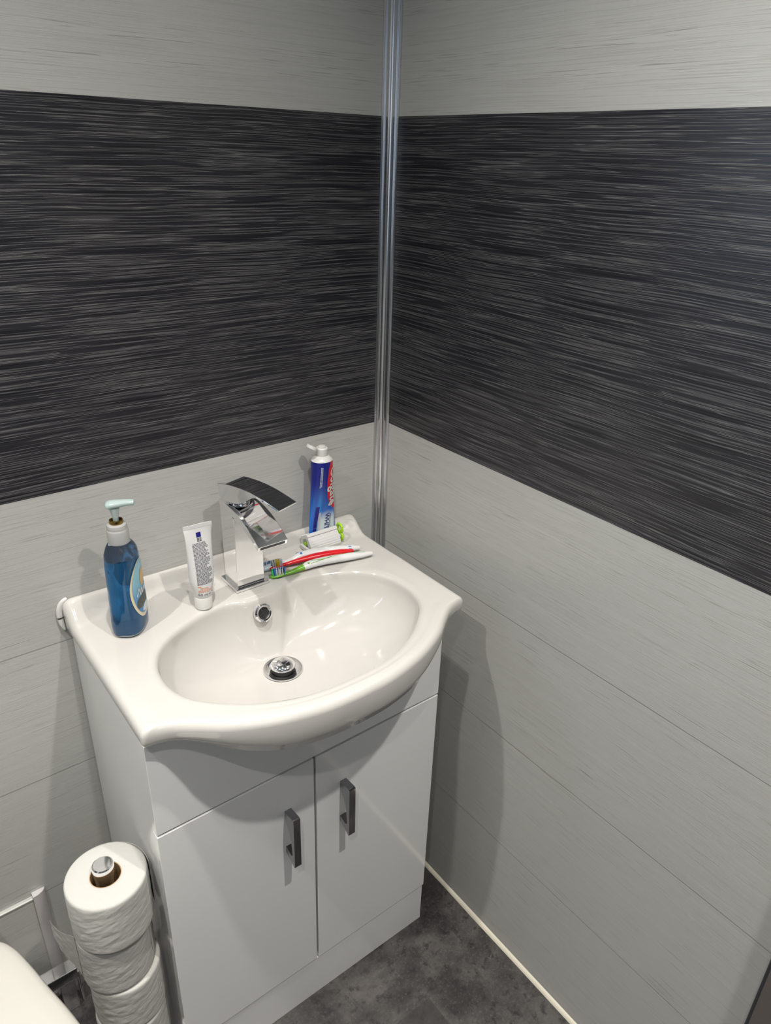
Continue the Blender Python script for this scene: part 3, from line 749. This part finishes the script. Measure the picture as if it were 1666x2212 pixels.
# ================================================================== TOOTHBRUSHES
def brush(name_label, path, radii, mh, mhead, headlen, bristles, bm_list, up=Vector((0, 0, 1)), brl=0.010, headw=0.0062):
    """path: handle curve from the head end to the tail"""
    P = catmull(path, 8); o = Vector(path[len(path)//2])
    t = thing('toothbrush', name_label, 'toothbrush', (o.x, o.y, 0.812), 'toothbrushes lying beside the tap')
    rr = []
    for i in range(len(P)):
        f = i/(len(P)-1)*(len(radii)-1); k = min(int(f), len(radii)-2); q = f-k
        rr.append(tuple((radii[k][c]*(1-q)+radii[k+1][c]*q)*(1.22 if c == 0 else 1.12) for c in (0, 1)))
    return t, P, rr
def head(t, p0, p1, w_, th_, m, zoff=0.0):
    d = (p1-p0); n_ = 14; pts = [p0+d*i/n_ for i in range(n_+1)]
    rr = [(max(0.0006, w_*sqrt(max(0, 1-abs(2*i/n_-1)**3.2))), max(0.0006, th_*sqrt(max(0, 1-abs(2*i/n_-1)**6)))) for i in range(n_+1)]
    return G().tube(pts, rr, 14).obj('head', m, t, angle=60)
def tufts(t, p0, p1, rows, cols, w_, h_, mats, lean=0.0, seed=1):
    rnd = random.Random(seed); d = (p1-p0); side = d.normalized().cross(Vector((0, 0, 1))).normalized()
    per = {}
    for i in range(cols):
        for j in range(rows):
            m = mats(i, j); c = p0+d*((i+0.5)/cols)+side*((j/(rows-1)-0.5)*2*w_)
            g = per.setdefault(m.name, (m, G()))[1]
            hh = h_*(1+0.12*(j % 2))
            tip = c+Vector((0, 0, hh))+d.normalized()*rnd.uniform(-0.0012, 0.0012)*(1+lean)+side*rnd.uniform(-0.001, 0.001)
            g.tube([c, tip], [0.00095, 0.0011], 7)
    for m, g in per.values(): g.obj('bristles', m, t, angle=50)
M_bw = simple('bristle_white', (0.6, 0.61, 0.61), 0.5); M_bb = simple('bristle_blue', (0.03, 0.16, 0.50), 0.5)
M_by = simple('bristle_yellow', (0.72, 0.55, 0.02), 0.5); M_bg = simple('bristle_green', (0.03, 0.55, 0.15), 0.5)
M_bwh = simple('brush_white', (0.66, 0.66, 0.66), 0.25); M_bgr = simple('brush_green', (0.13, 0.36, 0.02), 0.3)
M_red = simple('brush_red', (0.62, 0.012, 0.02), 0.22); M_bblu = simple('brush_blue', (0.04, 0.16, 0.42), 0.3)
M_lgr = simple('brush_pale_blue', (0.52, 0.60, 0.66), 0.35)
def V(x, y, z): return Vector((x, y, z))
def decal_strip(t, P, rr, s0, s1, off, wdt, m, name='grip_line', side_fn=None, n=22):
    """thin rubber line on top of a handle; s are fractions along P, off(s) lateral position -1..1"""
    g = G(); rg = []
    def at(s):
        f = s*(len(P)-1); k = min(int(f), len(P)-2); q = f-k
        p = P[k].lerp(P[k+1], q); r = (rr[k][0]*(1-q)+rr[k+1][0]*q, rr[k][1]*(1-q)+rr[k+1][1]*q)
        d = (P[k+1]-P[k]).normalized(); a = d.cross(Vector((0, 0, 1))).normalized(); b_ = a.cross(d).normalized(); return p, r, a, b_
    for i in range(n+1):
        s = s0+(s1-s0)*i/n; p, r, a, b_ = at(s)
        row = []
        for e in (-1, -0.33, 0.33, 1):
            ang = pi/2 - (off(s) + e*wdt/max(r[0], 1e-4))*1.0
            row.append(p + a*(r[0]+0.00025)*cos(ang) + b_*(r[1]+0.00025)*sin(ang))
        rg.append(row)
    g.rings(rg, False, False, False); return g.obj(name, m, t, angle=80)

# white and blue brush, lying nearest the wall with its head turned down
pa = [V(-.2640, -.0680, .8180), V(-.2450, -.0680, .8195), V(-.2290, -.0680, .8215), V(-.2020, -.0735, .8220), V(-.1720, -.0835, .8215), V(-.1450, -.0920, .8205), V(-.1230, -.0990, .8190)]
t, P, rr = brush('white toothbrush with blue dots lying nearest the toothpaste', pa, [(.003, .0028), (.004, .0035), (.0062, .0058), (.0068, .0064), (.0072, .0066), (.0070, .0062), (.0058, .0052), (.0034, .003)], M_bwh, None, 0, None, None)
G().tube(P, rr, 18).obj('handle', M_bwh, t, angle=70)
hd_ = G().tube(catmull([V(-.3060, -.0660, .8165), V(-.3000, -.0665, .8185), V(-.2850, -.0670, .8195), V(-.2720, -.0675, .8190), V(-.2630, -.0680, .8180)], 5), [(.001, .001), (.0045, .004), (.0064, .005), (.0066, .005), (.006, .0046), (.0045, .004), (.003, .0028)]*3, 14) if False else None
hp_ = catmull([V(-.3060, -.0660, .8165), V(-.3010, -.0663, .8180), V(-.2850, -.0670, .8190), V(-.2720, -.0675, .8188), V(-.2630, -.0680, .8180)], 5)
hrr = [(0.0008+0.0062*sqrt(max(0, sin(pi*min(0.97, (i+0.3)/(len(hp_)+0.5))))), 0.0008+0.0042*sqrt(max(0, sin(pi*min(0.95, (i+0.3)/(len(hp_)+0.5)))))) for i in range(len(hp_))]
hh = G().tube(hp_, hrr, 16).obj('head', M_lgr, t, angle=70); hh['label'] = 'pale blue head lying bristles to the wall'
for k in range(2):
    G().lathe([(0.0011, 0), (0.0009, 0.0004)], V(-.2900+k*0.0090, -.0708, .8232), 12).obj('head_dot', M_navy, t)
tufts(t, V(-.302, -.0605, .8180), V(-.272, -.0625, .8180), 2, 8, 0.0012, 0.0085, lambda i, j: M_bblu if j else M_bw, seed=3)
for s_, lat in ((0.30, -0.5), (0.35, 0.35)):
    k = int(s_*(len(P)-1)); p = P[k]; r = rr[k]; d = (P[k+1]-P[k]).normalized(); a = d.cross(Vector((0, 0, 1))).normalized(); b_ = a.cross(d).normalized(); an = pi/2-0.0-lat
    q = p + a*(r[0])*cos(an) + b_*(r[1])*sin(an); nn = (a*cos(an)+b_*sin(an)).normalized()
    G().lathe([(0.0024, 0.0), (0.0022, 0.0005)], q, 16, True, True, nn.to_track_quat('Z', 'Y').to_matrix()).obj('grip_dot', M_bblu, t)
decal_strip(t, P, rr, 0.28, 0.84, lambda s: -0.95+0.15*sin(s*9), 0.0004, M_bblu)
decal_strip(t, P, rr, 0.84, 0.875, lambda s: 0.0, 0.0075, M_bblu, n=3)
# red brush, wedged between the two white ones
pa = [V(-.2800, -.0735, .8185), V(-.2560, -.0775, .8200), V(-.2300, -.0840, .8225), V(-.2000, -.0920, .8245), V(-.1700, -.0995, .8240), V(-.1420, -.1060, .8215)]
t, P, rr = brush('red toothbrush with yellow bristles lying between two white ones', pa, [(.0030, .0026), (.0030, .0028), (.0042, .0040), (.0055, .0052), (.0058, .0052), (.0050, .0045), (.0028, .0026)], M_red, None, 0, None, None)
G().tube(P, rr, 18).obj('handle', M_red, t, angle=70)
head(t, V(-.2960, -.0700, .8185), V(-.2690, -.0752, .8192), .0058, .0026, M_red)
tufts(t, V(-.2890, -.0712, .8200), V(-.2715, -.0750, .8200), 3, 6, 0.0038, 0.0110, lambda i, j: M_by if 2 <= i <= 3 else M_bw, seed=4)
# white and green brush in front
pa = [V(-.2880, -.0970, .8165), V(-.2700, -.1015, .8175), V(-.2480, -.1030, .8200), V(-.2280, -.1035, .8215), V(-.1980, -.1080, .8212), V(-.1650, -.1165, .8205), V(-.1380, -.1235, .8200), V(-.1165, -.1290, .8190)]
t, P, rr = brush('white and green toothbrush lying in front, nearest the basin bowl', pa, [(.0034, .0028), (.0034, .003), (.0042, .004), (.0064, .0058), (.0068, .006), (.0070, .006), (.0068, .0058), (.0060, .005), (.0032, .003)], M_bwh, None, 0, None, None)
k0 = int(len(P)*0.30)
G().tube(P[:k0+1], rr[:k0+1], 18).obj('neck', M_bgr, t, angle=70)
G().tube(P[k0:], rr[k0:], 18).obj('handle', M_bwh, t, angle=70)
head(t, V(-.3055, -.0930, .8158), V(-.2790, -.0985, .8165), .0062, .0030, M_bgr)
tufts(t, V(-.3025, -.0935, .8180), V(-.2795, -.0985, .8180), 3, 7, 0.0040, 0.0110, lambda i, j: M_bg if i == 0 else (M_bb if (j == 0 or i in (1, 6)) else M_bw), seed=6)
decal_strip(t, P, rr, 0.40, 0.90, lambda s: 0.75-1.1*smooth(0.42, 0.75, s)+0.5*smooth(0.75, 0.9, s), 0.0005, M_bgr)
decal_strip(t, P, rr, 0.42, 0.60, lambda s: -0.1+0.5*sin((s-0.42)*14), 0.0006, M_bgr)
for s_, lat, rad in ((0.335, -0.3, .0012), (0.375, 0.45, .0018), (0.62, -0.7, .0008), (0.69, -0.75, .0007), (0.76, -0.8, .0007)):
    k = int(s_*(len(P)-1)); p = P[k]; r = rr[k]; d = (P[k+1]-P[k]).normalized(); a = d.cross(Vector((0, 0, 1))).normalized(); b_ = a.cross(d).normalized(); an = pi/2-lat
    q = p + a*(r[0])*cos(an) + b_*(r[1])*sin(an); nn = (a*cos(an)+b_*sin(an)).normalized()
    G().lathe([(rad, 0.0), (rad*.9, 0.0005)], q, 14, True, True, nn.to_track_quat('Z', 'Y').to_matrix()).obj('grip_dot', M_bgr, t)

# ================================================================== TOILET ROLLS ON THEIR STAND
RC = Vector((-0.6755, -0.2400, 0)); RR, RCo = 0.0580, 0.0225
M_paper, nt, b = mat('tissue_paper'); n = N(nt); v_, x_, y_, z_ = n.obj(); setp(b, color=(0.50, 0.49, 0.465), rough=0.9)
hq = n.m('ADD', n.m('MULTIPLY', n.noise(v_, 60.0, 4.0, 0.6), 1.0), n.m('MULTIPLY', n.noise(v_, 900.0, 2.0, 0.5), 0.12))
n.link(n.bump(hq, 0.45, 0.0020), b.inputs['Normal'])
M_card, nt, b = mat('cardboard_core'); setp(b, color=(0.36, 0.24, 0.13), rough=0.8)
stand = thing('toilet_roll_stand', 'chrome pole stand holding the stack of toilet rolls', 'toilet roll holder', (RC.x-0.004, RC.y+0.007, 0.0))
G().lathe([(0.0150, 0.01), (0.0150, 0.508), (0.0154, 0.510), (0.0154, 0.5245), (0.0148, 0.5275), (0.0130, 0.5290)], (RC.x-0.0005, RC.y+0.0050, 0), 36).obj('pole', M_chrome, stand, angle=35)
G().lathe([(0.054, 0.0), (0.056, 0.002), (0.056, 0.008), (0.052, 0.012), (0.0, 0.0125)][:4], (RC.x, RC.y, 0), 48).obj('base', M_chrome, stand, angle=35)
HR = 0.099
def roll(i, ztop, dx, dy, seed, label, rad):
    c = Vector((RC.x+dx, RC.y+dy, ztop-HR))
    t = thing('toilet_roll', label, 'toilet roll', c, 'toilet rolls stacked on the chrome pole')
    n_ = 140; rg = []
    def wob(a, z):
        q = Vector((cos(a)*1.5, sin(a)*1.5, z*9+seed*3.7)); w1 = noise.noise(q)*0.0008
        # diagonal creases of the outer sheet
        w2 = (noise.noise(Vector((a*2.6+z*16, z*95-a*2.6, seed)))*0.0006+noise.noise(Vector((a*6+z*30, z*230-a*6, seed+9)))*0.0004)*(1-abs(2*z/HR-1)**4)
        return w1+w2
    rg.append([Vector((RCo*cos(2*pi*j/n_), RCo*sin(2*pi*j/n_), 0.0)) for j in range(n_)])
    for r_ in (RCo+0.012, rad-0.012, rad-0.004): rg.append([Vector((r_*cos(2*pi*j/n_), r_*sin(2*pi*j/n_), 0.0)) for j in range(n_)])
    for k in range(0, 61):
        z = 0.001+(HR-0.002)*k/60; e = 0.0015*(abs(2*k/60-1)**26)
        rg.append([Vector(((rad-e+wob(2*pi*j/n_, z))*cos(2*pi*j/n_), (rad-e+wob(2*pi*j/n_, z))*sin(2*pi*j/n_), z)) for j in range(n_)])
    for r_ in (rad-0.004, rad-0.02, RCo+0.008, RCo+0.001, RCo): rg.append([Vector((r_*cos(2*pi*j/n_), r_*sin(2*pi*j/n_), HR-(0.0005 if r_ < RCo+0.0005 else 0))) for j in range(n_)])
    g = G(); g.rings([[p+c for p in r] for r in rg], False, False); g.obj('paper', M_paper, t, angle=50)
    g = G(); g.rings([[c+Vector((r_*cos(2*pi*j/n_), r_*sin(2*pi*j/n_), z)) for j in range(n_)] for r_, z in ((RCo, 0.0), (RCo, HR-0.0005), (RCo-0.0012, HR-0.0005), (RCo-0.0012, 0.0), (RCo, 0.0))], False, False)
    g.obj('cardboard_core', M_card, t, angle=40)
    return t, c
def tail(t, c, rad, a0, a1, z0, z1, lift, seed, droop=0.0, taper=0.0):
    """loose end of the outer sheet peeling off the roll"""
    g = G(); na, nz_ = 24, 16; th_ = 0.0004
    def P(u, v, off):
        a = a0+(a1-a0)*u; r = rad+0.0004+lift*u**1.8 + off + (0.0022*noise.noise(Vector((u*6, v*9, seed)))+0.0016*noise.noise(Vector((u*15+v*8, v*21, seed))))*u*min(1, lift/0.01+0.1)
        v2 = 0.5+(v-0.5)*(1-taper*u); z = z0+(z1-z0)*v2 - droop*u*u + 0.004*noise.noise(Vector((u*3, 5, seed)))*u + 0.0015*noise.noise(Vector((u*20, v*3, seed)))*u
        return c+Vector((r*cos(a), r*sin(a), z))
    for off in (0, th_): pass
    v = [P(i/na, j/nz_, 0) for j in range(nz_+1) for i in range(na+1)] + [P(i/na, j/nz_, th_) for j in range(nz_+1) for i in range(na+1)]
    m_ = (na+1)*(nz_+1); f = []
    for j in range(nz_):
        for i in range(na):
            q = [j*(na+1)+i, j*(na+1)+i+1, (j+1)*(na+1)+i+1, (j+1)*(na+1)+i]; f.append(q[::-1]); f.append([k+m_ for k in q])
    bd = [i for i in range(na+1)] + [j*(na+1)+na for j in range(1, nz_+1)] + [nz_*(na+1)+i for i in range(na-1, -1, -1)] + [j*(na+1) for j in range(nz_-1, 0, -1)]
    for a_, b_ in zip(bd, bd[1:]+bd[:1]): f.append([a_, b_, b_+m_, a_+m_])
    g.add(v, f); o = g.obj('loose_sheet', M_paper, t, angle=70); return o
ZT1 = 0.512
t1, c1 = roll(0, ZT1, 0, 0, 1, 'white toilet roll on top of the stack with the chrome pole through it', RR)
t2, c2 = roll(1, ZT1-0.1, -0.0040, 0.003, 2, 'second white toilet roll down, with torn sheets hanging both sides', RR-0.004)
t3, c3 = roll(2, ZT1-0.2, 0.002, 0.001, 3, 'third white toilet roll down, creased, near the picture bottom', RR-0.003)
t4, c4 = roll(3, ZT1-0.3, 0.0, 0.0, 4, 'lowest toilet roll of the stack, mostly below the picture', RR-0.003)
tail(t1, c1, RR, radians(70), radians(-12), 0.004, HR-0.003, 0.0022, 2.0, 0.0)
tail(t2, c2, RR-0.004, radians(-180), radians(-226), 0.012, HR+0.006, 0.050, 5.0, 0.006, 0.60)
tail(t2, c2, RR-0.004, radians(-35), radians(25), 0.015, HR-0.004, 0.008, 7.0, 0.055, 0.3)

# ================================================================== CHROME RACK against the back wall
rk = thing('chrome_rack', 'square chrome tube rack against the wall between toilet and rolls', 'rack', (-0.80, -0.06, 0.0))
G().box(-0.842, -0.7225, -0.062, -0.036, 0.084, 0.1105, 0.0012).obj('rail', M_chrome, rk)
G().box(-0.7560, -0.7300, -0.058, -0.052, 0.0, 0.084, 0.001).obj('post', M_chrome, rk)
G().box(-0.7800, -0.7680, -0.058, -0.052, 0.0, 0.084, 0.001).obj('post', M_gap, rk)
G().box(-0.8400, -0.8200, -0.058, -0.052, 0.0, 0.084, 0.001).obj('post', M_chrome, rk)
G().tube([(-0.7215, -0.049, 0.0), (-0.7215, -0.049, 0.084)], 0.003, 12).obj('post', M_chrome, rk)

# ================================================================== TOILET
M_toil = simple('toilet_ceramic', (0.49, 0.475, 0.435), 0.14, coat=0.3, coatr=0.05)
M_lid = simple('toilet_lid', (0.49, 0.475, 0.435), 0.25)
TOX = -0.950; W2 = 0.188
LIDH = [(0.0, -0.186), (0.05, -0.186), (0.10, -0.188), (0.126, -0.198), (0.142, -0.222), (0.154, -0.260), (0.166, -0.307), (0.178, -0.350), (0.187, -0.392), (0.191, -0.435), (0.189, -0.485), (0.176, -0.545), (0.148, -0.597), (0.105, -0.632), (0.05, -0.648), (0.0, -0.652)]
def dshape(w_, y0, y1, inset=0.0, n=64):
    """closed lid outline seen from above, wider towards the front"""
    P = [(x, y, 0) for x, y in LIDH] + [(-x, y, 0) for x, y in LIDH[::-1][1:-1]]
    Q = catmull(P, 5, True); cy = -0.42; k = 1-inset/0.19
    return [(TOX+p.x*k, cy+(p.y-cy)*k) for p in Q]
toi = thing('toilet', 'white toilet with closed rounded lid beside the toilet rolls', 'toilet', (TOX, -0.35, 0.0))
def dlevels(levels, y0, y1, name, m):
    g = G(); g.rings([[Vector((x, y, z)) for x, y in dshape(W2, y0, y1, ins)] for ins, z in levels]); return g.obj(name, m, toi, angle=50)
Y0, Y1 = -0.165, -0.60
dlevels([(0.012, 0.428), (0.004, 0.429), (0.0, 0.433), (0.0, 0.441), (0.003, 0.446), (0.010, 0.449), (0.03, 0.4515), (0.09, 0.454), (0.14, 0.4545)], Y0, Y1, 'lid', M_lid)
dlevels([(0.010, 0.408), (0.003, 0.410), (0.002, 0.422), (0.006, 0.4265), (0.012, 0.4275)], Y0, Y1, 'seat', M_lid)
dlevels([(0.075, 0.0), (0.072, 0.03), (0.078, 0.15), (0.055, 0.26), (0.02, 0.36), (0.008, 0.395), (0.010, 0.404), (0.02, 0.407)], Y0+0.0, Y1, 'pan', M_toil)
G().box(TOX-0.10, TOX+0.10, -0.21, -0.015, 0.05, 0.390, 0.02).obj('back_box', M_toil, toi)
